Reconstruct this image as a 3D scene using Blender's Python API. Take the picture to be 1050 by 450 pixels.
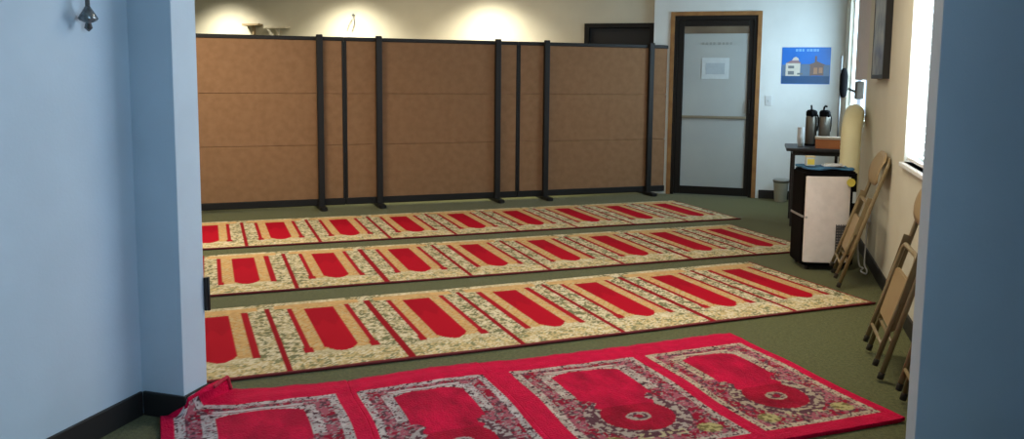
import bpy, bmesh, math, random
import numpy as np
from mathutils import Vector, Matrix
random.seed(7); rng = np.random.default_rng(7)
for o in list(bpy.data.objects): bpy.data.objects.remove(o)
S = bpy.context.scene; C = S.collection
R = math.radians

# ------------------------------------------------------------------ camera
cam = bpy.data.cameras.new('camera'); co = bpy.data.objects.new('camera', cam); C.objects.link(co)
fw = Vector((-0.28207, 0.952872, -0.111677)); rt = Vector((0.958511, 0.284887, 0.009798)); up = Vector((-0.041152, 0.104279, 0.993696))
M = Matrix.Identity(4)
for i in range(3):
    M[i][0] = rt[i]; M[i][1] = up[i]; M[i][2] = -fw[i]
M[2][3] = 1.38
co.matrix_world = M
cam.sensor_fit = 'HORIZONTAL'; cam.sensor_width = 36; cam.lens = 855.36 / 1050 * 36
cam.shift_y = -(225 - 174.61) / 1050; cam.clip_start = .02
S.camera = co
S.view_settings.view_transform = 'Standard'; S.view_settings.look = 'None'
S.view_settings.exposure = 0.0; S.view_settings.gamma = 1; S.view_settings.use_curve_mapping = False

# ------------------------------------------------------------------ world and lights
w = bpy.data.worlds.new('world'); S.world = w; w.use_nodes = True
w.node_tree.nodes['Background'].inputs[0].default_value = (.62, .78, 1, 1)
w.node_tree.nodes['Background'].inputs[1].default_value = 1.0

def area(name, loc, direction, sx, sy, power, col, spread=None):
    l = bpy.data.lights.new(name, 'AREA'); l.shape = 'RECTANGLE'; l.size = sx; l.size_y = sy
    l.energy = power; l.color = col
    if spread: l.spread = R(spread)
    o = bpy.data.objects.new(name, l); C.objects.link(o); o.location = loc
    o.rotation_euler = Vector(direction).to_track_quat('-Z', 'Y').to_euler(); return o
def spot(name, loc, direction, power, col, size, blend):
    l = bpy.data.lights.new(name, 'SPOT'); l.energy = power; l.color = col; l.spot_size = R(size); l.spot_blend = blend
    l.shadow_soft_size = .12
    o = bpy.data.objects.new(name, l); C.objects.link(o); o.location = loc
    o.rotation_euler = Vector(direction).to_track_quat('-Z', 'Y').to_euler(); return o
DAY = (.52, .79, 1.0); WARM = (1, .86, .64)
area('daylight_near_room', (1.02, .4, 1.5), (-1, 0, -.05), 1.6, 1.5, 62, DAY)
area('daylight_side_window', (1.16, 4.4, 1.5), (-1, 0, -.1), 2.6, 2.0, 210, (.70, .86, 1))
area('daylight_far_window', (1.12, 8.7, 1.65), (-1, .15, -.1), 2.0, 1.5, 105, (.62, .86, 1))
area('ceiling_lamp_right', (-.3, 4.7, 2.66), (0, 0, -1), 1.2, .6, 48, WARM)
area('ceiling_lamp_left', (-4.6, 5.5, 2.66), (0, 0, -1), 1.2, .6, 85, WARM)
area('added_fill_back', (-4.2, 9.0, 2.66), (0, 0, -1), 3.5, .4, 30, WARM)  # added fill with no fixture, brightens the beige wall behind the dividers
for x in (-7.1, -5.2, -3.3):
    spot('wall_washer', (x, 9.50, 2.66), (0, .12, -1), 330, (1, .95, .78), 118, 1.0)

# ------------------------------------------------------------------ materials
def mat(name, col, rough=.6, col2=None, scale=20, metal=0, bump=0, bscale=200, spec=.5, detail=3, emit=None):
    m = bpy.data.materials.new(name); m.use_nodes = True; nt = m.node_tree; b = nt.nodes['Principled BSDF']
    b.inputs['Base Color'].default_value = (*col, 1); b.inputs['Roughness'].default_value = rough
    b.inputs['Metallic'].default_value = metal; b.inputs['Specular IOR Level'].default_value = spec
    tc = nt.nodes.new('ShaderNodeTexCoord')
    n = nt.nodes.new('ShaderNodeTexNoise'); n.inputs['Scale'].default_value = scale; n.inputs['Detail'].default_value = detail
    nt.links.new(tc.outputs['Object'], n.inputs['Vector'])
    cr = nt.nodes.new('ShaderNodeValToRGB'); cr.color_ramp.elements[0].position = .35; cr.color_ramp.elements[1].position = .65
    c2 = col2 if col2 else tuple(c * .93 for c in col)
    cr.color_ramp.elements[0].color = (*c2, 1); cr.color_ramp.elements[1].color = (*col, 1)
    if name == 'green_carpet':
        b.inputs['Sheen Weight'].default_value = .13; b.inputs['Sheen Roughness'].default_value = .5
    nt.links.new(n.outputs['Fac'], cr.inputs['Fac']); nt.links.new(cr.outputs['Color'], b.inputs['Base Color'])
    if bump:
        n2 = nt.nodes.new('ShaderNodeTexNoise'); n2.inputs['Scale'].default_value = bscale
        nt.links.new(tc.outputs['Object'], n2.inputs['Vector'])
        bp = nt.nodes.new('ShaderNodeBump'); bp.inputs['Strength'].default_value = bump; bp.inputs['Distance'].default_value = .01
        nt.links.new(n2.outputs['Fac'], bp.inputs['Height']); nt.links.new(bp.outputs['Normal'], b.inputs['Normal'])
    if emit:
        b.inputs['Emission Color'].default_value = (*col, 1); b.inputs['Emission Strength'].default_value = emit
    return m
m_bluewall = mat('pale_blue_paint', (.49, .60, .71), .7, bump=.05, bscale=90, scale=3)
m_beige = mat('beige_paint', (.57, .53, .42), .75, scale=3)
m_cream = mat('cream_paint', (.62, .60, .50), .7, scale=3, bump=.04)
m_white = mat('cool_white_paint', (.68, .73, .74), .7, scale=3)
m_trimw = mat('white_trim_paint', (.75, .78, .80), .45)
m_black = mat('black_vinyl', (.010, .010, .011), .55)
m_floor = mat('green_carpet', (.120, .126, .048), .95, (.070, .076, .028), 60, bump=.5, bscale=260, spec=.1, detail=6)
m_ceil = mat('ceiling_tile', (.62, .60, .55), .9, scale=40)
m_wood = mat('stained_oak_casing', (.30, .15, .045), .5, (.22, .10, .03), 9)
m_bronze = mat('dark_bronze_metal', (.008, .007, .006), .45, spec=.25)
m_doorpanel = mat('frosted_door_glass', (.36, .40, .40), .45, (.33, .37, .38), 2)
m_doortop = mat('painted_brown_reflection', (.10, .075, .05), .4, (.16, .13, .09), 3)  # brown tone of a reflection at the top of the door glass
m_bar = mat('dull_brass_bar', (.25, .23, .17), .45, metal=.5)
m_paper = mat('paper', (.50, .57, .60), .8); m_print = mat('grey_print', (.36, .43, .48), .8)
m_faint = mat('faint_lettering', (.30, .33, .32), .7)
m_fab = mat('tan_woven_fabric', (.282, .158, .086), .95, (.246, .136, .072), 14, bump=.25, bscale=400, spec=.1, detail=6)
m_dframe = mat('charcoal_metal', (.013, .012, .012), .5, spec=.25)
m_acw = mat('warm_white_plastic', (.86, .80, .77), .35); m_acb = mat('black_plastic', (.004, .004, .005), .6, spec=.05)
m_grille = mat('grey_grille', (.10, .10, .11), .5); m_silver = mat('silver_plastic', (.5, .5, .52), .3, metal=.6)
m_yellow = mat('yellow_sticker', (.72, .60, .10), .5)
m_hose = mat('cream_hose_plastic', (.74, .70, .45), .5, (.70, .65, .40), 6)
m_chair = mat('tan_painted_steel', (.25, .19, .095), .38, (.21, .155, .08), 8)
m_chairp = mat('beige_painted_panel', (.33, .235, .12), .45, (.29, .205, .105), 6)
m_rubber = mat('dark_rubber', (.035, .028, .02), .8)
m_table = mat('dark_table_laminate', (.022, .020, .022), .45)
m_steel = mat('brushed_steel', (.16, .15, .13), .38, metal=.85, scale=30)
m_box = mat('orange_brown_carton', (.40, .13, .035), .6, (.34, .11, .03), 10); m_boxlid = mat('carton_pale_edge', (.45, .36, .27), .6)
m_cup = mat('white_cup', (.62, .66, .68), .5)
m_bin = mat('grey_cream_plastic', (.42, .42, .36), .55)
m_bluecloth = mat('blue_cloth', (.05, .20, .36), .8, (.03, .10, .22), 25)
m_blind = mat('white_blind_slat', (.85, .87, .88), .5); m_shade = mat('pinkish_blind_fabric', (.66, .60, .58), .8)
m_grey = mat('grey_metal', (.16, .17, .18), .4, metal=.5)
m_cord = mat('white_cord', (.6, .6, .6), .5)
def glassmat():
    m = bpy.data.materials.new('window_glass'); m.use_nodes = True; nt = m.node_tree; nt.nodes.clear()
    o = nt.nodes.new('ShaderNodeOutputMaterial'); t = nt.nodes.new('ShaderNodeBsdfTransparent'); g = nt.nodes.new('ShaderNodeBsdfGlossy')
    g.inputs['Roughness'].default_value = .05; mx = nt.nodes.new('ShaderNodeMixShader'); mx.inputs[0].default_value = .06
    nt.links.new(t.outputs[0], mx.inputs[1]); nt.links.new(g.outputs[0], mx.inputs[2]); nt.links.new(mx.outputs[0], o.inputs[0]); return m
m_glass = glassmat()
def attrmat(name, rough, bump, bscale, sheen=0):
    m = bpy.data.materials.new(name); m.use_nodes = True; nt = m.node_tree; b = nt.nodes['Principled BSDF']
    a = nt.nodes.new('ShaderNodeAttribute'); a.attribute_name = 'weave'
    nt.links.new(a.outputs['Color'], b.inputs['Base Color'])
    b.inputs['Roughness'].default_value = rough; b.inputs['Specular IOR Level'].default_value = .08
    if sheen:
        b.inputs['Sheen Weight'].default_value = sheen; b.inputs['Sheen Roughness'].default_value = .4
        b.inputs['Sheen Tint'].default_value = (1, .25, .40, 1)
    tc = nt.nodes.new('ShaderNodeTexCoord'); n2 = nt.nodes.new('ShaderNodeTexNoise'); n2.inputs['Scale'].default_value = bscale
    nt.links.new(tc.outputs['Object'], n2.inputs['Vector'])
    bp = nt.nodes.new('ShaderNodeBump'); bp.inputs['Strength'].default_value = bump; bp.inputs['Distance'].default_value = .01
    nt.links.new(n2.outputs['Fac'], bp.inputs['Height']); nt.links.new(bp.outputs['Normal'], b.inputs['Normal']); return m
m_weave = attrmat('woven_carpet_pattern', .9, .25, 220); m_plush = attrmat('plush_rug_pile', .8, .7, 120, .10)
m_bind = mat('dark_red_binding', (.14, .008, .012), .8); m_fringe = mat('crimson_plush_edge', (.42, .012, .045), .85, bump=.6, bscale=150)

# ------------------------------------------------------------------ mesh helpers
class MB:
    def __init__(s): s.bm = bmesh.new()
    def box(s, a, b, bev=0, seg=2, mtx=None, smooth=False):
        c = [(a[i] + b[i]) / 2 for i in range(3)]; d = [abs(b[i] - a[i]) for i in range(3)]
        t = bmesh.new(); bmesh.ops.create_cube(t, size=1)
        for v in t.verts: v.co = Vector([v.co[i] * d[i] + c[i] for i in range(3)])
        if bev: bmesh.ops.bevel(t, geom=t.edges[:], offset=min(bev, min(d) * .49), segments=seg, affect='EDGES', profile=.5)
        return s._add(t, mtx)
    def _add(s, t, mtx=None):
        if mtx is not None: bmesh.ops.transform(t, matrix=mtx, verts=t.verts[:])
        me = bpy.data.meshes.new('t'); t.to_mesh(me); t.free(); s.bm.from_mesh(me); bpy.data.meshes.remove(me); return s
    def tube(s, pts, r, n=10, caps=True):
        pts = [Vector(p) for p in pts]; rs = r if isinstance(r, (list, tuple)) else [r] * len(pts)
        t = bmesh.new(); rings = []; prev = None
        for i, p in enumerate(pts):
            d = (pts[min(i + 1, len(pts) - 1)] - pts[max(i - 1, 0)]).normalized()
            if prev is None:
                u = d.cross(Vector((0, 0, 1)))
                if u.length < .01: u = d.cross(Vector((1, 0, 0)))
            else: u = prev - d * prev.dot(d)
            u.normalize(); v = d.cross(u); prev = u
            rings.append([t.verts.new(p + (u * math.cos(2 * math.pi * k / n) + v * math.sin(2 * math.pi * k / n)) * rs[i]) for k in range(n)])
        for i in range(len(rings) - 1):
            for k in range(n):
                f = t.faces.new((rings[i][k], rings[i][(k + 1) % n], rings[i + 1][(k + 1) % n], rings[i + 1][k])); f.smooth = True
        if caps: t.faces.new(rings[0][::-1]); t.faces.new(rings[-1])
        bmesh.ops.recalc_face_normals(t, faces=t.faces[:]); return s._add(t)
    def lathe(s, prof, loc=(0, 0, 0), n=24, sx=1, sy=1):
        t = bmesh.new(); rings = []
        for r, z in prof:
            rings.append([t.verts.new((loc[0] + sx * r * math.cos(2 * math.pi * k / n), loc[1] + sy * r * math.sin(2 * math.pi * k / n), loc[2] + z)) for k in range(n)])
        for i in range(len(rings) - 1):
            for k in range(n):
                f = t.faces.new((rings[i][k], rings[i][(k + 1) % n], rings[i + 1][(k + 1) % n], rings[i + 1][k])); f.smooth = True
        t.faces.new(rings[0][::-1]); t.faces.new(rings[-1]); bmesh.ops.recalc_face_normals(t, faces=t.faces[:]); return s._add(t)
    def prism(s, poly, z0, z1, mtx=None, bev=0):
        t = bmesh.new(); vs = [t.verts.new((x, y, z0)) for x, y in poly]; f = t.faces.new(vs)
        g = bmesh.ops.extrude_face_region(t, geom=[f]); bmesh.ops.translate(t, vec=(0, 0, z1 - z0), verts=[v for v in g['geom'] if isinstance(v, bmesh.types.BMVert)])
        bmesh.ops.recalc_face_normals(t, faces=t.faces[:])
        if bev:
            ed = [e for e in t.edges if abs(e.verts[0].co.z - e.verts[1].co.z) < 1e-6]
            bmesh.ops.bevel(t, geom=ed, offset=bev, segments=2, affect='EDGES')
        return s._add(t, mtx)
    def build(s, name, m, parent=None):
        me = bpy.data.meshes.new(name); s.bm.to_mesh(me); s.bm.free(); me.materials.append(m)
        o = bpy.data.objects.new(name, me); C.objects.link(o)
        if parent is not None: o.parent = parent
        return o
def box(a, b, bev=0): return MB().box(a, b, bev)
def struct(name, mb, m, parent=None):
    o = mb.build(name, m, parent)
    if parent is None: o['kind'] = 'structure'
    return o
def tag(o, label, cat, group=None):
    o['label'] = label; o['category'] = cat
    if group: o['group'] = group
    return o
def thing(name, label, cat, loc=(0, 0, 0), rz=0, group=None):
    o = bpy.data.objects.new(name, None); C.objects.link(o); o.location = loc; o.rotation_euler = (0, 0, rz)
    o.empty_display_size = .1; return tag(o, label, cat, group)
def dup(root):
    r = root.copy(); C.objects.link(r)
    for ch in list(root.children):
        c = ch.copy(); C.objects.link(c); c.parent = r
        for g in list(ch.children):
            d = g.copy(); C.objects.link(d); d.parent = c
    return r
def roundrect(x0, y0, x1, y1, r, n=5):
    P = []
    for cx, cy, a0 in ((x1 - r, y0 + r, -90), (x1 - r, y1 - r, 0), (x0 + r, y1 - r, 90), (x0 + r, y0 + r, 180)):
        for k in range(n + 1):
            a = R(a0 + 90 * k / n); P.append((cx + r * math.cos(a), cy + r * math.sin(a)))
    return P

# ------------------------------------------------------------------ room shell
ZC = 2.7; WN = .83; WF = .88
struct('floor', box((-9.2, -3, -.1), (1.1, 10.4, 0)), m_floor)
struct('ceiling', box((-9.2, -3, ZC), (1.1, 10.4, ZC + .1)), m_ceil)
struct('wall_left', box((-2.51, -3, 0), (-2.36, 2.71, ZC)), m_bluewall)
struct('wall_near', box((-2.51, -3.1, 0), (1.1, -3, ZC)), m_bluewall)
struct('wall_cross_left', box((-9.2, 2.71, 0), (-2.160, 2.856, ZC), .003), m_bluewall)
struct('wall_cross_right', box((.497, 2.71, 0), (WN, 2.86, ZC), .003), m_bluewall)
struct('wall_far_left', box((-9.3, 2.7, 0), (-9.2, 10.2, ZC)), m_beige)
struct('wall_back_left', MB().box((-9.2, 10.12, 0), (-2.09, 10.3, ZC)).box((-2.09, 10.12, 2.03), (-1.24, 10.3, ZC)), m_beige)
struct('wall_back_right', MB().box((-1.24, 10.05, 0), (-1.045, 10.3, ZC)).box((-1.045, 10.05, 2.15), (-.015, 10.3, ZC)).box((-.015, 10.05, 0), (1.03, 10.3, ZC)), m_white)
# right wall of the prayer room and near room, with window openings
def wall_y(name, x, x2, y0, y1, holes, m):
    b = MB(); y = y0
    for (a, c, z0, z1) in holes:
        b.box((x, y, 0), (x2, a, ZC)); b.box((x, a, 0), (x2, c, z0)); b.box((x, a, z1), (x2, c, ZC)); y = c
    b.box((x, y, 0), (x2, y1, ZC)); return struct(name, b, m)
wall_y('wall_right_near', WN, 1.0, -3, 2.80, [(-.4, 1.2, .85, 2.25)], m_bluewall)
wall_y('wall_right', WN, 1.0, 2.80, 7.42, [(3.75, 5.38, .90, 2.2)], m_cream)
wall_y('wall_right_far', WF, .97, 7.42, 10.05, [(7.72, 9.62, 1.02, 2.25)], m_cream)
# baseboards
struct('baseboard_left', box((-2.36, -3, 0), (-2.347, 2.697, .10), .003), m_black)
struct('baseboard_cross', MB().box((-2.347, 2.697, 0), (-2.147, 2.71, .10), .003).box((-2.16, 2.71, 0), (-2.147, 2.856, .10), .003), m_black)
struct('baseboard_right', box((WN - .013, 2.86, 0), (WN, 7.42, .10), .003), m_black)
struct('baseboard_far', box((.02, 10.037, 0), (WF, 10.05, .10), .003), m_black)
struct('baseboard_far_right', box((WF - .013, 7.42, 0), (WF, 10.037, .10), .003), m_black)
struct('baseboard_back', box((-9.2, 10.107, 0), (-2.09, 10.12, .10), .003), m_black)

def window(n, x, x2, y0, y1, z0, z1, sill=True):
    fr = MB(); t = .04; xf = x2 - .05
    fr.box((xf, y0, z0), (xf + .035, y0 + t, z1)); fr.box((xf, y1 - t, z0), (xf + .035, y1, z1))
    fr.box((xf, y0 + t, z0), (xf + .035, y1 - t, z0 + t)); fr.box((xf, y0 + t, z1 - t), (xf + .035, y1 - t, z1))
    fr.box((xf, (y0 + y1) / 2 - .02, z0 + t), (xf + .035, (y0 + y1) / 2 + .02, z1 - t))
    wd = struct('window_%d' % n, fr, m_trimw)
    MB().box((xf + .012, y0 + t, z0 + t), (xf + .018, y1 - t, z1 - t)).build('pane', m_glass, wd)
    if sill: MB().box((x - .025, y0 - .02, z0 - .025), (xf, y1 + .02, z0), .004).build('sill', m_trimw, wd)
    return wd
window(1, WN, 1.0, 3.75, 5.38, .90, 2.2)
window(2, WF, .97, 7.72, 9.62, 1.02, 2.25, False)
window(3, WN, 1.0, -.4, 1.2, .85, 2.25)

# black doorway behind the dividers
d = thing('door', 'x', 'door', (-1.665, 10.19, 0)); del d['label'], d['category']; d.name = 'door_1'; d['kind'] = 'structure'
MB().box((-.37, 0, 0), (.37, .04, 1.98), .003).build('door_slab', m_black, d)
MB().box((-.425, -.085, 0), (-.37, .06, 2.03)).box((.37, -.085, 0), (.425, .06, 2.03)).box((-.37, -.085, 1.98), (.37, .06, 2.03)).build('door_frame', m_bronze, d)
MB().tube([(-.31, -.05, 1.0), (-.31, 0, 1.0)], .012).lathe([(.0, 0), (.02, .01), (.024, .025), (.0, .04)], (-.31, -.05, .98)).build('door_knob', m_steel, d)

# glazed office door in its oak casing
d = thing('door', 'x', 'door', (-.53, 10.05, 0)); del d['label'], d['category']; d.name = 'door_2'; d['kind'] = 'structure'
MB().box((-.515, -.02, 0), (-.468, .12, 2.105), .003).box((.468, -.02, 0), (.515, .12, 2.105), .003).box((-.515, -.02, 2.105), (.515, .12, 2.15), .003).build('casing', m_wood, d)
MB().box((-.468, 0, 0), (-.43, .10, 2.105)).box((.43, 0, 0), (.468, .10, 2.105)).box((-.43, 0, 2.055), (.43, .10, 2.105)).build('door_frame', m_bronze, d)
lf = MB(); lf.box((-.43, .02, .01), (-.357, .065, 2.055), .004).box((.377, .02, .01), (.43, .065, 2.055), .004)
lf.box((-.357, .02, .01), (.377, .065, .105), .004).box((-.357, .02, 1.985), (.377, .065, 2.055), .004); lf.build('door_leaf', m_bronze, d)
MB().box((-.357, .04, .105), (.377, .05, 1.985)).build('frosted_pane', m_doorpanel, d)
MB().box((-.357, .034, 1.90), (.377, .039, 1.985)).build('painted_reflection', m_doortop, d)  # reflection on the glass, painted as a brown strip
MB().box((-.357, .005, .915), (.377, .02, .945), .004).box((-.357, .012, .92), (-.33, .04, .94)).box((.35, .012, .92), (.377, .04, .94)).build('push_bar', m_bar, d)
sg = MB().box((-.145, .033, 1.375), (.165, .038, 1.62)).build('paper_notice', m_paper, d)
MB().box((-.10, .030, 1.43), (.115, .0325, 1.56)).build('notice_print', m_print, sg)
for k, (x0, ww) in enumerate([(-.15, .03), (-.11, .035), (-.065, .03), (-.025, .03), (.03, .04), (.08, .03), (.12, .035), (.165, .03)]):
    MB().box((x0, .033, 1.77), (x0 + ww * .8, .038, 1.80)).build('faded_letter', m_faint, d)
MB().box((.392, -.01, .98), (.412, .02, 1.14), .004).build('door_pull', m_bronze, d)

# hinge plate on the pier
h = MB().box((-2.159, 2.850, .41), (-2.146, 2.866, .55), .003).tube([(-2.146, 2.864, .41), (-2.146, 2.864, .55)], .007).build('hinge_plate', m_black)
tag(h, 'black metal hinge plate low on the edge of the white pier', 'hinge')

# ------------------------------------------------------------------ patterned carpets
def grid_rug(name, parent, m, U, V, color, pos, thick):
    nu, nv = len(U), len(V); uu, vv = np.meshgrid(U, V); P = pos(uu.ravel(), vv.ravel()); col = color(uu.ravel(), vv.ravel())
    idx = np.arange(nu * nv).reshape(nv, nu)
    q = np.stack([idx[:-1, :-1], idx[:-1, 1:], idx[1:, 1:], idx[1:, :-1]], -1).reshape(-1, 4)
    ring = np.concatenate([idx[0, :], idx[1:, -1], idx[-1, -2::-1], idx[-2:0:-1, 0]])
    B = P[ring].copy(); B[:, 2] = np.maximum(B[:, 2] - thick, 0.0005); nb = len(ring); base = len(P)
    r2 = np.roll(ring, -1); b = base + np.arange(nb); b2 = np.roll(b, -1)
    q2 = np.stack([ring, b, b2, r2], -1)
    co_ = np.concatenate([P, B]); cc = np.concatenate([col, col[ring] * .8]); fa = np.concatenate([q, q2])
    me = bpy.data.meshes.new(name); me.from_pydata(co_.tolist(), [], fa.tolist())
    at = me.color_attributes.new('weave', 'FLOAT_COLOR', 'POINT')
    c4 = np.ones((len(co_), 4), np.float32); c4[:, :3] = cc; at.data.foreach_set('color', c4.ravel())
    me.shade_smooth(); me.materials.append(m); o = bpy.data.objects.new(name, me); C.objects.link(o)
    if parent is not None: o.parent = parent
    return o
def hsh(i, j, k=0):
    x = np.sin(i * 127.1 + j * 311.7 + k * 74.7) * 43758.5453; return x - np.floor(x)
def vnoise(x, y, k=0):
    i = np.floor(x); j = np.floor(y); fx = x - i; fy = y - j; fx = fx * fx * (3 - 2 * fx); fy = fy * fy * (3 - 2 * fy)
    a = hsh(i, j, k); b = hsh(i + 1, j, k); c = hsh(i, j + 1, k); d_ = hsh(i + 1, j + 1, k)
    return (a * (1 - fx) + b * fx) * (1 - fy) + (c * (1 - fx) + d_ * fx) * fy
PW = .588
RED = np.array([.40, .004, .018]); DRED = np.array([.27, .006, .014]); GOLD = np.array([.52, .33, .145]); CREAM = np.array([.50, .43, .27])
GREEN = np.array([.17, .17, .09]); PALE = np.array([.66, .59, .43])
def gold_color(u, v):
    p = np.floor(u / PW); x = u / PW - p; xs = np.abs(x - .5)
    out = np.empty((len(u), 3))
    # floral speckle on cream
    fl = vnoise(u * 46, v * 46, 1) * .65 + vnoise(u * 110, v * 110, 2) * .35
    scr = np.sin(u * 95 + 3 * np.sin(v * 60)) * np.sin(v * 95 + 3 * np.sin(u * 60))
    base = CREAM[None] * (.85 + .3 * vnoise(u * 30, v * 30, 3))[:, None]
    base = np.where((v < .2)[:, None], base * np.array([1.08, .98, .80]), base)
    c = base.copy()
    k = (fl > .53) & (xs > .30) & (v > .2); c[k] = GREEN
    k = (fl > .60) & (v <= .2); c[k] = GREEN * 1.3
    k = (scr > .55) | (fl < .30); c[k] = PALE
    k = (scr < -.62) & (fl < .5); c[k] = np.array([.34, .27, .12])
    # warmer gold ground round the niche
    arch = (xs < .27) & (v > .27) & (v < 1.12)
    gg = GOLD[None] * (.88 + .3 * vnoise(u * 50, v * 50, 5))[:, None]
    c[arch] = gg[arch]
    k = arch & (scr > .6) ; c[k] = CREAM
    k = arch & (np.abs(np.sin(v * 52 + 4 * xs * 10)) < .3) & (fl > .45); c[k] = np.array([.44, .23, .07])
    top = (v > 1.09) & (v < 1.17) & (xs < .42); c[top] = (gg * 1.02)[top]
    # side bars, pointed heads
    bar = (np.abs(xs - .285) < .026 + .010 * (v < .33)) & (v > .25) & (v < 1.08); c[bar] = DRED * 1.25
    # niche
    bot = .235 + 4.2 * xs ** 2
    ni = (xs < .142) & (v < 1.05) & (v > bot); c[ni] = RED
    pr = ni & (v > .74 + .05 * np.cos(x * 40)); c[pr] = RED * np.array([.86, .8, .9])
    # divider
    dv = ((x < .027) | (x > .973)) & (v > .015) & (v < 1.12); c[dv] = DRED
    e = (v < .028); c[e] = DRED * .8
    L = np.max(u)
    c[(u < .02) | (u > L - .015)] = DRED
    return c
def gold_carpet(x0, y0, a, npan, L, label, jit, name='prayer_carpet', step=.0095):
    e = np.array([math.cos(a), math.sin(a)]); n = np.array([-e[1], e[0]])
    W = npan * PW; U = np.linspace(0, W, int(W / step)); V = np.linspace(0, L, int(L / step))
    o = thing(name, label, 'prayer rug', (x0, y0, 0), a, 'gold and red prayer carpets')
    def pos(u, v):
        vv = v * 1.0
        wob = jit * np.sin(u * 1.9 + 1) ; z = .009 + .0012 * np.sin(u * 7) * np.cos(v * 4)
        return np.stack([u, vv + wob, z], 1)
    grid_rug('carpet_field', o, m_weave, U, V, lambda u, v: gold_color(u, v * 1.22 / L), pos, .008)
    us = np.linspace(0, W, 80)
    MB().tube([(u, jit * math.sin(u * 1.9 + 1) - .004, .0095) for u in us], .007, 8).build('edge_binding', m_bind, o)
    return o
for (a, s0, v0, v1, npan, wsc, lab) in [
    (.670577, -.1376, 3.8379, 5.0628, 7, .58801, 'gold and red prayer carpet nearest the crimson rugs, third row back from the dividers'),
    (.638534, -.0751, 5.388, 6.6168, 8, .58813, 'gold and red prayer carpet in the middle of the three gold rows'),
    (.638297, -.3140, 6.8686, 8.1338, 9, .58106, 'gold and red prayer carpet row closest to the brown room dividers')]:
    e = (math.cos(a), math.sin(a)); n = (-e[1], e[0]); PW = wsc
    gold_carpet(e[0] * s0 + n[0] * v0, e[1] * s0 + n[1] * v0, a, npan, v1 - v0, lab, .006)

# ------------------------------------------------------------------ crimson plush rugs
CR = np.array([.56, .003, .048]); CRD = np.array([.30, .004, .026]); GREY = np.array([.43, .39, .39]); DK = np.array([.06, .025, .035]); ROSE = np.array([.45, .12, .17])
aP = .643; ePl = np.array([math.cos(aP), math.sin(aP)]); nPl = np.array([-ePl[1], ePl[0]]); cP = np.array([-.094, 4.563])
def plush_color(s0, s1, p0, p1, tone, seed, GREY):
    cx = (p0 + p1) / 2; hw = (p1 - p0) / 2
    def f(s, v):
        x = (s - cx) / hw; ax = np.abs(x) * .31          # metres from centre, scaled to a 0.62 m pattern
        d_ = .31 - ax                                    # distance inside the side border
        top = -.165 - v; bot = v + 1.135                 # distances inside top / bottom border
        q = np.minimum(np.minimum(d_, top), bot)
        n1 = vnoise(s * 75, v * 75, seed); n2 = vnoise(s * 34, v * 34, seed + 1)
        c = np.tile(CR * tone, (len(s), 1)) * (.88 + .24 * n2)[:, None]
        pat = q > 0
        n3 = vnoise(s * 105, v * 105, seed + 7)
        sp = np.where((n3 > .72)[:, None], DK[None], np.where((n3 > .18)[:, None], GREY[None] * (.75 + .6 * n2)[:, None], ROSE[None] * .6))
        ro = np.where((n3 > .74)[:, None], GREY[None] * .75, np.where((n1 > .62)[:, None], DK[None] * 1.6, np.where((n2 > .45)[:, None], ROSE[None] * .8, CR[None] * .5)))
        b1 = pat & (q < .036); c[b1] = sp[b1]
        b2 = pat & (q >= .036) & (q < .092); c[b2] = ro[b2]
        b3 = pat & (q >= .092) ; c[b3] = sp[b3]
        # field
        fw_ = .165
        r_ = .05
        ytop = -.265
        uf = (ax < fw_) & (v < ytop - .045 * (ax / fw_) ** 3) & (v > -.62)
        wav = .012 * np.sin(v * 60)
        mid = (ax < .165 - .045 * np.clip((-v - .55) / .12, 0, 1) + wav) & (v <= -.55) & (v > -.80)
        lob = ((ax / .150) ** 2 + ((v + .83) / .150) ** 2) < 1
        ring = (((ax / .215) ** 2 + ((v + .83) / .215) ** 2) < 1) & (v < -.6)
        rr = np.where((n1 > .5)[:, None], GREY[None] * .9, DK[None] * 1.6)
        out2 = (v < -.58) & (q >= .04); c[out2] = ro[out2]
        c[ring] = rr[ring]
        kc = (((ax - .200) / .05) ** 2 + ((v + 1.03) / .045) ** 2 < 1)
        gf = np.where((n1 > .5)[:, None], np.array([.42, .38, .17])[None], np.array([.16, .14, .05])[None]); c[kc] = gf[kc]
        kf = ax < .10; kf &= (v < -1.0) & (v > -1.05) & (n1 > .45); c[kf] = np.array([.45, .40, .25])
        fld = uf | mid | lob
        fc = CR[None] * tone * (.50 + .50 * vnoise(s * 14, v * 9, seed + 3) + .25 * vnoise(s * 60, v * 22, seed + 4))[:, None]; fc = np.where((n1 > .8)[:, None], fc * .85, fc)
        c[fld] = fc[fld]
        low = lob & (v < -.72); c[low] = c[low] * np.array([.72, .8, .6])
        md = (ax / .052) ** 2 + ((v + .84) / .042) ** 2
        k = (md < 1) & fld; c[k] = (GREY * .85)
        k = (md < .6) & (n1 > .40); c[k] = DK * 1.6
        k = (md < .14); c[k] = CR * .5
        # pale line under the top band
        k = (np.abs(x) < .55) & (np.abs(v + .245) < .010); c[k] = GREY * 1.15
        return np.clip(c, 0, 1)
    return f
SB = [-2.9, -2.66, -2.08, -1.645, -1.24, -.67, -.2, 0, .1]; VB = [-.02, -.034, -.071, -.022, -.055, -.045, -.018, -.027, -.03]
PIER = -2.138
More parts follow.
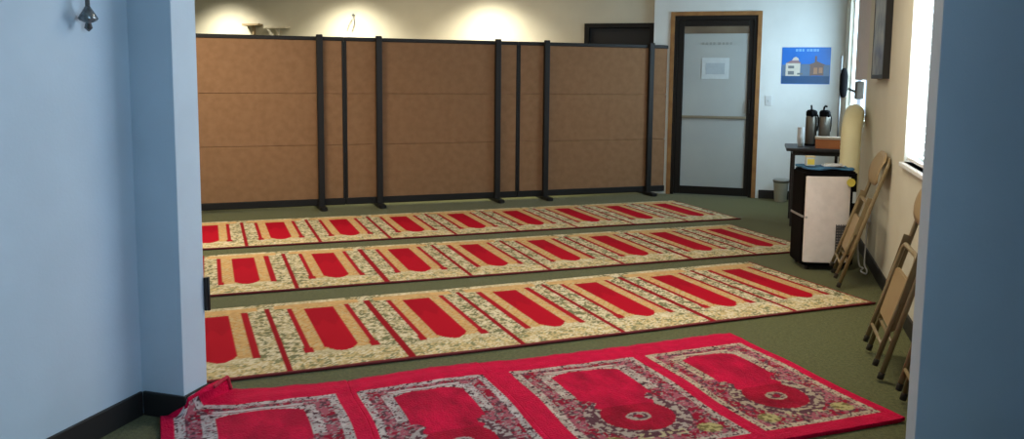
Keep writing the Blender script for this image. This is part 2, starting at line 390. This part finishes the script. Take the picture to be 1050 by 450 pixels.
def plush_pos(s0, s1, seed):
    def f(s, v):
        t = (v + 1.21) / 1.21
        vb = np.interp(s, SB, VB); vv = v + (vb + .004 * np.sin(s * 40)) * np.clip(t, 0, 1) ** 3
        ss = s + .006 * np.sin(v * 9)
        x = cP[0] + ePl[0] * ss + nPl[0] * vv; y = cP[1] + ePl[1] * ss + nPl[1] * vv
        z = .016 + .003 * vnoise(s * 9, v * 9) + .004 * np.exp(-((s - s1) / .02) ** 2) + .004 * np.exp(-((v + .11) / .05) ** 2)
        # the back left corner rides up against the pier
        over = np.clip(PIER - x, 0, None) * np.clip((y - 2.66) / .03, 0, 1)
        near = np.clip((x - PIER) / .10, 0, 1)
        wgt = np.clip((y - 2.56) / .16, 0, 1)
        x2 = x + over + .12 * np.clip(over - .05, 0, None)
        z2 = z + .070 * np.clip(over / .05, 0, 1) * np.clip((y - 2.67) / .03, 0, 1) + wgt * .012 * np.clip(1 - (x - PIER) / .12, 0, 1) ** 2
        # front face of the pier: keep the rug before it
        hitf = (x2 < PIER) & (y > 2.69); y = np.where(hitf, 2.69, y)
        return np.stack([x2, y, z2], 1)
    return f
for k, (s0, s1, p0, p1, lab) in enumerate([
    (-2.85, -2.092, -2.80, -2.155, 'crimson plush prayer rug with its corner curled up against the pier'),
    (-2.090, -1.462, -2.07, -1.485, 'crimson plush prayer rug second from the pier, between two others'),
    (-1.460, -.682, -1.356, -.71, 'crimson plush prayer rug second from the right end of its row'),
    (-.680, -.03, -.645, -.075, 'crimson plush prayer rug at the right end, nearest the folding chairs')]):
    o = thing('plush_prayer_rug', lab, 'prayer rug', (0, 0, 0), 0, 'crimson plush prayer rugs')
    st = .0065; U = np.linspace(s0, s1, int((s1 - s0) / st)); V = np.linspace(-1.215, 0, int(1.215 / st))
    f = plush_pos(s0, s1, k * 3)
    grid_rug('rug_pile', o, m_plush, U, V, plush_color(s0, s1, p0, p1, [1, 1, .97, .9][k], 11 + k * 5, np.array([(.43, .40, .41), (.43, .40, .41), (.43, .37, .33), (.42, .35, .26)][k])), f, .015)
    ss = np.linspace(s0 + .004, s1 - .004, 60); p = f(ss, ss * 0 + .004)
    MB().tube([(a, b, max(c - .006, .009)) for a, b, c in p], [.007 + .003 * random.random() for _ in p], 7).build('rug_fringe', m_fringe, o)

# ------------------------------------------------------------------ room dividers
aD = .637; eD = (math.cos(aD), math.sin(aD)); cD = 8.693
def dpos(s, off=0): return (eD[0] * s - eD[1] * (cD + off), eD[1] * s + eD[0] * (cD + off), 0)
def divider(label, s0, s1, l1, l2):
    W = s1 - s0; o = thing('room_divider', label, 'room divider', dpos(s0, .02), aD, 'brown fabric room dividers')
    fp = MB()
    for z0, z1 in ((.10, .655), (.659, 1.185), (1.189, 1.725)): fp.box((.022, .006, z0), (W - .022, .044, z1), .004)
    fp.box((.022, .014, .10), (W - .022, .036, 1.725)).build('fabric_panel', m_fab, o)
    MB().box((0, 0, 1.725), (W, .05, 1.765), .006).build('top_rail', m_dframe, o)
    MB().box((0, 0, .03), (W, .05, .10), .006).build('bottom_rail', m_dframe, o)
    for x in (0, W - .022): MB().box((x, 0, .10), (x + .022, .05, 1.725), .004).build('side_rail', m_dframe, o)
    for lx in (l1, l2):
        g = MB().box((lx - .032, -.045, .03), (lx + .032, -.001, 1.785), .008).build('support_post', m_dframe, o)
        ft = MB(); ft.prism(roundrect(lx - .04, -.20, lx + .04, .22, .035), .0, .035, bev=.006); ft.build('foot', m_dframe, g)
    return o
divider('brown fabric room divider at the left end, beside the pier', -.58, 1.325, .35, 1.655)
divider('brown fabric room divider in the middle, between the other two', 1.328, 3.238, .352, 1.662)
divider('brown fabric room divider at the right end, next to the glazed door', 3.241, 5.155, .325, 1.645)

# ------------------------------------------------------------------ folding chairs
def make_chair(label):
    o = thing('folding_chair', label, 'folding chair', group='folding chairs leaning on the right wall')
    def arc(xh, z0, z1, y, yt, r=.07, low=0):
        pts = [(-xh, y, z0)]; pts += [(-xh, y + (yt - y) * t, z0 + (z1 - r - z0) * t) for t in (.5, 1)]
        for k in range(1, 7):
            a = R(15 * k); pts.append((-xh + r - r * math.cos(a), yt, z1 - r + r * math.sin(a)))
        return pts + [(-p[0], p[1], p[2]) for p in pts[::-1]]
    MB().tube(arc(.215, .03, .895, 0, .0), .0125, 10).build('front_frame', m_chair, o)
    MB().tube(arc(.185, .075, .58, -.034, -.024, .05), .0115, 10).build('rear_frame', m_chair, o)
    for s in (-1, 1):
        MB().lathe([(.0, 0), (.0145, .002), (.0145, .028), (.013, .032)], (s * .215, 0, -.005), 12).build('front_foot', m_rubber, o)
        MB().lathe([(.0, 0), (.0135, .002), (.0135, .028), (.012, .032)], (s * .185, -.034, .04), 12).build('rear_foot', m_rubber, o)
        MB().box((s * .204 - .003, -.038, .36), (s * .204 + .003, .0, .62), .002).build('side_hinge', m_chair, o)
    MB().tube([(-.215, 0, .17), (.215, 0, .17)], .008).tube([(-.185, -.034, .14), (.185, -.034, .14)], .008).build('cross_bars', m_chair, o)
    # curved back panel: bowed plate with rounded corners
    t = bmesh.new(); NX, NZ = 14, 8; top = []; 
    def pt(i, j, off):
        x = -.222 + .444 * i / NX; zf = j / NZ; xn = x / .222
        zlo = .700 + .03 * abs(xn) ** 4; zhi = .925 - .05 * abs(xn) ** 4
        return (x, -.024 + .006 * (1 - xn * xn) + off - .012 * math.sin(math.pi * zf), zlo + (zhi - zlo) * zf)
    G = [[[t.verts.new(pt(i, j, off)) for j in range(NZ + 1)] for i in range(NX + 1)] for off in (-.004, .004)]
    for i in range(NX):
        for j in range(NZ):
            for g, fl in ((0, 0), (1, 1)):
                q = [G[g][i][j], G[g][i + 1][j], G[g][i + 1][j + 1], G[g][i][j + 1]]; t.faces.new(q[::-1] if fl else q)
    for i in range(NX):
        for j in (0, NZ): t.faces.new([G[0][i][j], G[0][i + 1][j], G[1][i + 1][j], G[1][i][j]])
    for j in range(NZ):
        for i in (0, NX): t.faces.new([G[0][i][j], G[0][i][j + 1], G[1][i][j + 1], G[1][i][j]])
    bmesh.ops.recalc_face_normals(t, faces=t.faces[:])
    for f in t.faces: f.smooth = True
    b = MB(); b._add(t); b.build('backrest', m_chairp, o)
    mt = Matrix.Translation((0, -.014, .40)) @ Matrix.Rotation(R(90), 4, 'X')
    MB().prism(roundrect(-.188, -.19, .188, .06, .04), -.009, .009, mt, .004).build('seat', m_chairp, o)
    return o
def lean(o, x, y, ang=19.0, yaw=0):
    t = R(ang); m3 = Matrix(((0, math.cos(t), math.sin(t), x), (-1, 0, 0, y), (0, -math.sin(t), math.cos(t), .018), (0, 0, 0, 1)))
    o.matrix_world = Matrix.Translation((x, y, 0)) @ Matrix.Rotation(R(yaw), 4, 'Z') @ Matrix.Translation((-x, -y, 0)) @ m3
ch = make_chair('tan metal folding chair leaning on the wall beside the air conditioner'); lean(ch, .545, 6.02, 17.6)
c2 = dup(ch); c2['label'] = 'tan metal folding chair leaning on the wall below the blinds window'; lean(c2, .580, 4.255, 15.4)
c3 = dup(ch); c3['label'] = 'tan metal folding chair mostly hidden by the blue pier, nearest the rug corner'; lean(c3, .640, 3.58, 12.2)

# ------------------------------------------------------------------ air conditioner, things on it, its hose
ac = thing('portable_air_conditioner', 'white and black portable air conditioner standing by the right wall', 'air conditioner', (.477, 6.515, 0), R(15))
b = MB(); b.prism(roundrect(-.19, -.17, .19, .17, .055, 7), .035, .722, bev=.012); b.build('body', m_acb, ac)
pl = []
for k in range(13):
    x = -.182 + .318 * k / 12; pl.append((x, -.186 + .022 * abs((x + .02) / .168) ** 3))
pl += [(.136, -.150), (-.182, -.130)]
fp = MB(); fp.prism(pl, .062, .690, bev=.004); pn = fp.build('front_panel', m_acw, ac)
g = MB()
for k in range(11): g.box((.034, -.190, .125 + k * .020), (.126, -.176, .137 + k * .020), .001)
for k in range(6): g.box((.034 + k * .0174, -.191, .120), (.039 + k * .0174, -.178, .345), .001)
g.build('air_grille', m_grille, ac)
MB().box((-.194, -.14, .385), (-.187, .14, .40)).box((-.185, -.174, .385), (-.168, -.166, .40)).build('silver_band', m_silver, ac)
MB().prism(roundrect(-.165, -.145, .165, .145, .03, 5), .722, .728).build('control_top', m_acb, ac)
mt = Matrix.Translation((.125, -.184, .650)) @ Matrix.Rotation(R(90), 4, 'X') @ Matrix.Rotation(0, 4, 'Z')
MB().prism([(.030 * math.cos(k * R(24)), .030 * math.sin(k * R(24))) for k in range(15)], 0, .006, mt).build('yellow_sticker', m_yellow, ac)
MB().box((.148, -.1735, .50), (.172, -.166, .58), .001).build('white_label', m_paper, ac)
for x in (-.14, .14):
    for y in (-.12, .12):
        MB().tube([(x - .01, y, .018), (x + .01, y, .018)], .018, 12).box((x - .006, y - .008, .018), (x + .006, y + .008, .04)).build('caster', m_rubber, ac)
# folded blue cloth
cl = MB(); t = bmesh.new(); N = 14
vs = [[None] * (N + 1) for _ in range(N + 1)]
for i in range(N + 1):
    for j in range(N + 1):
        u, v = i / N * 2 - 1, j / N * 2 - 1
        z = .732 + .012 + .006 * math.sin(5 * u + 2 * v) * math.cos(4 * v)
        vs[i][j] = t.verts.new((.17 * u, .13 * v + .01 * math.sin(4 * u), z))
for i in range(N):
    for j in range(N): t.faces.new((vs[i][j], vs[i + 1][j], vs[i + 1][j + 1], vs[i][j + 1])).smooth = True
g = bmesh.ops.extrude_face_region(t, geom=t.faces[:]); bmesh.ops.translate(t, vec=(0, 0, .014), verts=[v for v in g['geom'] if isinstance(v, bmesh.types.BMVert)])
bmesh.ops.recalc_face_normals(t, faces=t.faces[:])
for v in t.verts: v.co.z = max(v.co.z - .010, .7285)
cl._add(t); o = cl.build('folded_cloth', m_bluecloth); o.location = (.470, 6.50, 0); o.rotation_euler = (0, 0, R(15))
tag(o, 'folded blue cloth lying on top of the portable air conditioner', 'cloth')
cp = thing('paper_cup_box', 'small white and yellow carton on the blue cloth', 'carton', (.365, 6.42, .757), R(10))
MB().prism(roundrect(-.032, -.03, .032, .03, .008), 0, .062, bev=.003).build('carton_body', m_paper, cp)
MB().prism(roundrect(-.026, -.031, .024, -.0302, .0003), .01, .05).build('yellow_print', m_yellow, cp)
MB().prism(roundrect(-.033, -.031, .033, .031, .008), .062, .070, bev=.002).build('carton_lid', mat('carton_yellow', (.70, .60, .35), .6), cp)
pp = MB(); pp.prism(roundrect(-.075, -.05, .075, .05, .02), 0, .008, Matrix.Rotation(R(12), 4, 'Z')).prism(roundrect(-.06, -.045, .065, .045, .02), .008, .015, Matrix.Rotation(R(-6), 4, 'Z'))
o = pp.build('paper_stack', m_cup); o.location = (.525, 6.45, .757); tag(o, 'white folded papers beside the carton on the blue cloth', 'papers')
# exhaust hose
hp = [(.600, 6.80, .30), (.62, 6.80, .36), (.655, 6.83, .46), (.675, 6.87, .65), (.680, 6.90, .85), (.686, 6.95, .98), (.702, 7.04, 1.06), (.725, 7.18, 1.10), (.745, 7.36, 1.11), (.765, 7.56, 1.095), (.79, 7.78, 1.08), (.81, 7.90, 1.075), (.825, 7.96, 1.07)]
def spl(P, n):
    P = [Vector(p) for p in P]; out = []
    for i in range(len(P) - 1):
        p0 = P[max(i - 1, 0)]; p1 = P[i]; p2 = P[i + 1]; p3 = P[min(i + 2, len(P) - 1)]
        for k in range(n):
            t = k / n; out.append(.5 * ((2 * p1) + (p2 - p0) * t + (2 * p0 - 5 * p1 + 4 * p2 - p3) * t * t + (3 * p1 - p0 - 3 * p2 + p3) * t ** 3))
    return out + [P[-1]]
hs = spl(hp, 9); rad = []
for i in range(len(hs)):
    tt = i / len(hs); r = .074 - .006 * max(0, (tt - .55) / .45)
    if hs[i].y > 7.5: r = .052
    rad.append(r + .0018 * (1 if i % 2 else -1))
hz = thing('exhaust_hose', 'cream exhaust hose rising behind the air conditioner towards the far window', 'hose')
MB().tube(hs, rad, 22).build('hose_tube', m_hose, hz)
hc = MB().lathe([(.080, -.02), (.084, 0), (.084, .03), (.078, .035)], (0, 0, 0), 22).build('hose_collar', m_acb, hz)
hc.location = (.61, 6.80, .34); hc.rotation_euler = (R(-35), R(28), 0)
# power cord on the floor
cd = [(.735, 6.62, .24), (.745, 6.60, .08), (.755, 6.56, .012), (.77, 6.48, .010), (.745, 6.38, .010), (.77, 6.30, .010), (.79, 6.42, .010), (.795, 6.62, .02), (.806, 6.70, .18), (.812, 6.72, .34)]
kc = MB(); kc.tube(spl(cd, 8), .006, 8); kc.box((.803, 6.69, .32), (.829, 6.75, .38), .004)
tag(kc.build('power_cord', m_cord), 'white power cord looping on the floor behind the air conditioner', 'cord')

# ------------------------------------------------------------------ table with airpots
tb = thing('side_table', 'dark table against the far right corner holding the coffee airpots', 'table', (.525, 8.45, 0))
MB().box((-.275, -.30, .715), (.275, .30, .745), .006).build('table_top', m_table, tb)
MB().box((-.215, -.245, .675), (.215, -.225, .715)).box((-.215, .225, .675), (.215, .245, .715)).box((-.215, -.225, .675), (-.195, .225, .715)).box((.195, -.225, .675), (.215, .225, .715)).build('apron', m_table, tb)
for x in (-.205, .205):
    for y in (-.235, .235): MB().box((x - .012, y - .012, 0), (x + .012, y + .012, .70), .003).build('leg', m_table, tb)
def airpot(label):
    o = thing('airpot', label, 'airpot', group='coffee airpots')
    MB().lathe([(.050, 0), (.053, .008), (.053, .27), (.046, .295)], n=24).build('steel_body', m_steel, o)
    MB().lathe([(.052, 0), (.055, .004), (.055, .02)], n=24).build('base_ring', m_acb, o)
    MB().lathe([(.049, .285), (.052, .292), (.052, .325), (.040, .342), (.015, .347)], n=24).build('lid', m_acb, o)
    MB().tube([(0, -.04, .325), (0, -.075, .325), (0, -.088, .30), (0, -.089, .28)], .010, 8).build('spout', m_acb, o)
    MB().tube([(0, .03, .34), (-.005, .01, .372), (-.008, -.02, .385), (-.008, -.05, .38)], .009, 8).build('pump_lever', m_acb, o)
    MB().tube([(.052, 0, .30), (.062, 0, .27), (.063, 0, .20), (.056, 0, .14)], .007, 8).build('handle', m_acb, o)
    return o
a1 = airpot('steel coffee airpot with black lid, the left one of the pair on the dark table'); a1.location = (.480, 8.55, .745)
a2 = dup(a1); a2.location = (.598, 8.52, .745); a2.rotation_euler = (0, 0, R(20)); a2['label'] = 'steel coffee airpot with black lid, right of its twin and behind the carton'
bx = thing('carton', 'orange brown carton in front of the airpots on the dark table', 'carton', (.622, 8.25, .745), R(-4))
MB().box((-.115, -.06, 0), (.115, .06, .085), .003).build('carton_body', m_box, bx)
MB().box((-.12, -.065, .085), (.12, .065, .108), .003).build('carton_lid', m_boxlid, bx)
cs = MB(); 
for k in range(9): cs.lathe([(.024, .012 * k), (.031, .012 * k + .085), (.032, .012 * k + .088), (.030, .012 * k + .088)], n=18)
o = cs.build('cup_stack', m_cup); o.location = (.380, 8.38, .745); tag(o, 'stack of white cups left of the airpots on the dark table', 'cups')

# waste bin
wb = thing('waste_bin', 'small grey cream waste bin on the carpet below the light switch', 'bin', (.262, 9.86, 0))
MB().lathe([(.062, 0), (.066, .004), (.082, .235), (.086, .24), (.086, .25), (.079, .25), (.062, .02)], n=28).build('bin_body', m_bin, wb)
MB().lathe([(.080, .235), (.088, .222), (.090, .250), (.086, .256), (.078, .248)], n=28).build('bin_liner', mat('grey_liner', (.30, .31, .30), .6), wb)
# light switch
sw = thing('light_switch', 'white light switch plate on the wall right of the glazed door', 'light switch', (.088, 10.05, 1.135))
MB().box((-.036, -.008, -.058), (.036, 0, .058), .003).build('switch_plate', m_cup, sw)
MB().box((-.006, -.018, -.012), (.006, -.008, .012), .002).build('toggle', m_paper, sw)

# ------------------------------------------------------------------ poster: two buildings under a blue sky
po = thing('poster', 'blue poster of two buildings on the wall right of the glazed door', 'poster', (.475, 10.049, 1.533))
def pcol(n, c): return mat(n, c, .4)
pb = MB().box((-.26, -.004, -.205), (.26, 0, .207)).build('poster_sheet', mat('poster_blue', (.01, .17, .62), .35, (.012, .14, .54), 5), po)
def patch(name, polys, c, dep):
    mm = pcol(name + '_ink', c)
    for pg in polys: MB().prism([(x, y) for x, y in pg], 0, .0012, Matrix.Translation((0, -.004 - dep, 0)) @ Matrix.Rotation(R(90), 4, 'X')).build(name, mm, pb)
RC = lambda a, b_, c, d_: [(a, b_), (c, b_), (c, d_), (a, d_)]
patch('printed_street', [RC(-.255, -.20, .255, -.115)], (.015, .075, .20), 0)
patch('printed_middle_block', [RC(-.06, -.115, .06, .02), RC(-.255, -.115, -.20, .01), RC(.19, -.115, .255, .01)], (.10, .17, .28), 0)
patch('printed_white_building', [RC(-.215, -.115, -.06, .03), [(-.15, .06), (-.075, .06), (-.085, .085), (-.11, .10), (-.135, .09)]], (.58, .56, .50), .0014)
patch('printed_building_shadow', [RC(-.19, -.10, -.125, -.06), RC(-.19, -.03, -.125, .0), RC(-.09, -.10, -.03, -.08)], (.14, .16, .18), .0028)
patch('printed_red_roof', [[(-.215, .028), (-.05, .028), (-.085, .058), (-.16, .058)]], (.26, .16, .18), .0028)
patch('printed_brown_building', [RC(.045, -.11, .19, .01), [(.02, .008), (.215, .008), (.12, .05)], RC(.095, .04, .115, .11)], (.16, .11, .10), .0014)
patch('printed_brown_facade', [RC(.085, -.09, .125, -.02), RC(.14, -.08, .18, -.02)], (.36, .20, .12), .0028)
patch('printed_title', [RC(x, .16, x + ww, .188) for x, ww in ((-.115, .025), (-.08, .025), (-.045, .02), (.005, .02), (.035, .03), (.075, .03), (.11, .022))], (.16, .42, .80), .0014)

# ------------------------------------------------------------------ right wall: framed picture, blinds, stand
pf = thing('framed_picture', 'tall dark framed picture high on the right wall above the folding chair', 'picture', (WN, 6.50, 1.39))
MB().box((-.045, -.33, 0), (0, -.30, .85), .003).box((-.045, .27, 0), (0, .285, .85), .003).box((-.045, -.30, 0), (0, .27, .03), .003).box((-.045, -.30, .82), (0, .27, .85), .003).build('frame', m_black, pf)
MB().box((-.042, -.30, .03), (-.035, .27, .82)).build('picture_sheet', mat('mottled_print', (.30, .28, .20), .4, (.05, .05, .045), 7, detail=5), pf)
bl = thing('venetian_blind', 'white venetian blind hanging in the near right window', 'blind', (.858, 4.565, .902))
MB().box((-.02, -.79, 1.24), (.02, .79, 1.28), .003).build('head_rail', m_blind, bl)
sl = MB()
for k in range(27): 
    z = .06 + k * .0435
    sl.box((-.020, -.785, -.001), (.020, .785, .001), mtx=Matrix.Translation((0, 0, z)) @ Matrix.Rotation(R(7), 4, 'Y'))
sl.build('slats', m_blind, bl)
MB().box((-.014, -.79, .012), (.014, .79, .03), .003).build('bottom_rail', m_blind, bl)
for y in (-.5, .5): MB().tube([(-.022, y, .02), (-.022, y, 1.25)], .0015, 5).build('cord', m_blind, bl)
rs = thing('roller_blind', 'pale pinkish blind half lowered over the far right window', 'blind', (.862, 8.13, 1.38))
MB().box((-.003, -.52, .02), (.003, .52, .86)).build('blind_fabric', m_shade, rs)
MB().box((-.01, -.46, 0), (.01, .46, .02), .003).build('bottom_rail', m_shade, rs)
MB().tube([(0, -.47, .865), (0, .47, .865)], .022, 12).build('roller', m_trimw, rs)
ck = thing('window_crank', 'dark metal bar and clamp at the far window above the hose', 'crank', (.86, 8.05, 1.27))
MB().tube([(-.02, .92, .02), (-.025, .50, .01), (-.035, 0, -.005)], .012, 8).build('crank_bar', m_rubber, ck)
MB().box((-.055, -.10, -.06), (.012, .03, .098), .008).build('clamp', mat('brown_grey_metal', (.05, .04, .032), .6), ck)
st = thing('pole_stand', 'thin grey pole stand with a black head in the far right corner', 'stand', (.775, 9.15, 0))
MB().lathe([(.11, 0), (.11, .012), (.03, .022), (.012, .05)], n=24).build('stand_base', m_grey, st)
MB().tube([(0, 0, .02), (0, 0, 1.62)], .010, 10).build('pole', m_grey, st)
MB().lathe([(.015, 0), (.032, .02), (.040, .08), (.040, .22), (.030, .28), (.014, .30)], (.03, 0, 1.20), 16).build('black_head', m_acb, st)

# ------------------------------------------------------------------ ornaments
os_ = thing('wall_sconce', 'silver hanging ornament with crystal drop high on the blue wall', 'wall ornament', (-2.36, 2.475, 1.645))
MB().tube(spl([(.01, -.20, .15), (.03, -.15, .06), (.04, -.08, .035), (.045, -.03, .055), (.04, -.02, .10), (.04, .0, .25)], 6), .006, 8).tube(spl([(.03, -.12, .055), (.05, -.09, .03), (.05, -.05, .035), (.04, -.06, .07)], 5), .005, 8).build('scroll_arm', m_grey, os_)
MB().tube([(.05, -.015, -.035), (.05, -.015, .28)], .008, 8).build('drop_chain', m_grey, os_)
MB().lathe([(.002, -.120), (.014, -.108), (.010, -.090), (.028, -.082), (.034, -.074), (.020, -.050), (.008, -.030)], (.05, -.015, 0), 8).build('crystal_bell', mat('cut_glass_grey', (.20, .23, .25), .15, (.09, .10, .11), 60, metal=.4), os_)
MB().box((0, -.22, .22), (.012, .06, .30), .003).build('back_plate', m_grey, os_)
def shelf(label, x, z, wd, m):
    o = thing('wall_bracket', label, 'bracket', (x, 10.12, z), group='small brackets on the beige wall')
    MB().box((-wd / 2, -.12, 0), (wd / 2, 0, .028), .004).build('bracket_plate', m, o)
    MB().box((-.014, -.05, -.12), (.014, 0, 0), .003).tube([(0, -.1, 0), (0, -.01, -.08)], .007, 6).build('bracket_stem', m, o); return o
mb_ = mat('tan_bracket', (.30, .22, .12), .6); mw_ = mat('pale_bracket', (.60, .54, .42), .5)
shelf('small tan bracket on the beige wall, left one above the left divider', -6.70, 2.035, .25, mb_)
shelf('small pale bracket on the beige wall, right one above the left divider', -6.32, 1.995, .34, mw_)
hk = MB().lathe([(.004, 0), (.018, .006), (.020, .02), (.006, .03)], (-5.20, 10.10, 2.16), 10).tube(spl([(-5.20, 10.105, 2.165), (-5.18, 10.10, 2.06), (-5.22, 10.105, 1.95)], 5), .005, 6).tube(spl([(-5.205, 10.105, 2.12), (-5.26, 10.10, 2.04), (-5.29, 10.105, 1.96)], 5), .004, 6).build('wall_hook', m_grey)
tag(hk, 'small dark hook with dangling wires in the lit patch of beige wall', 'hook')
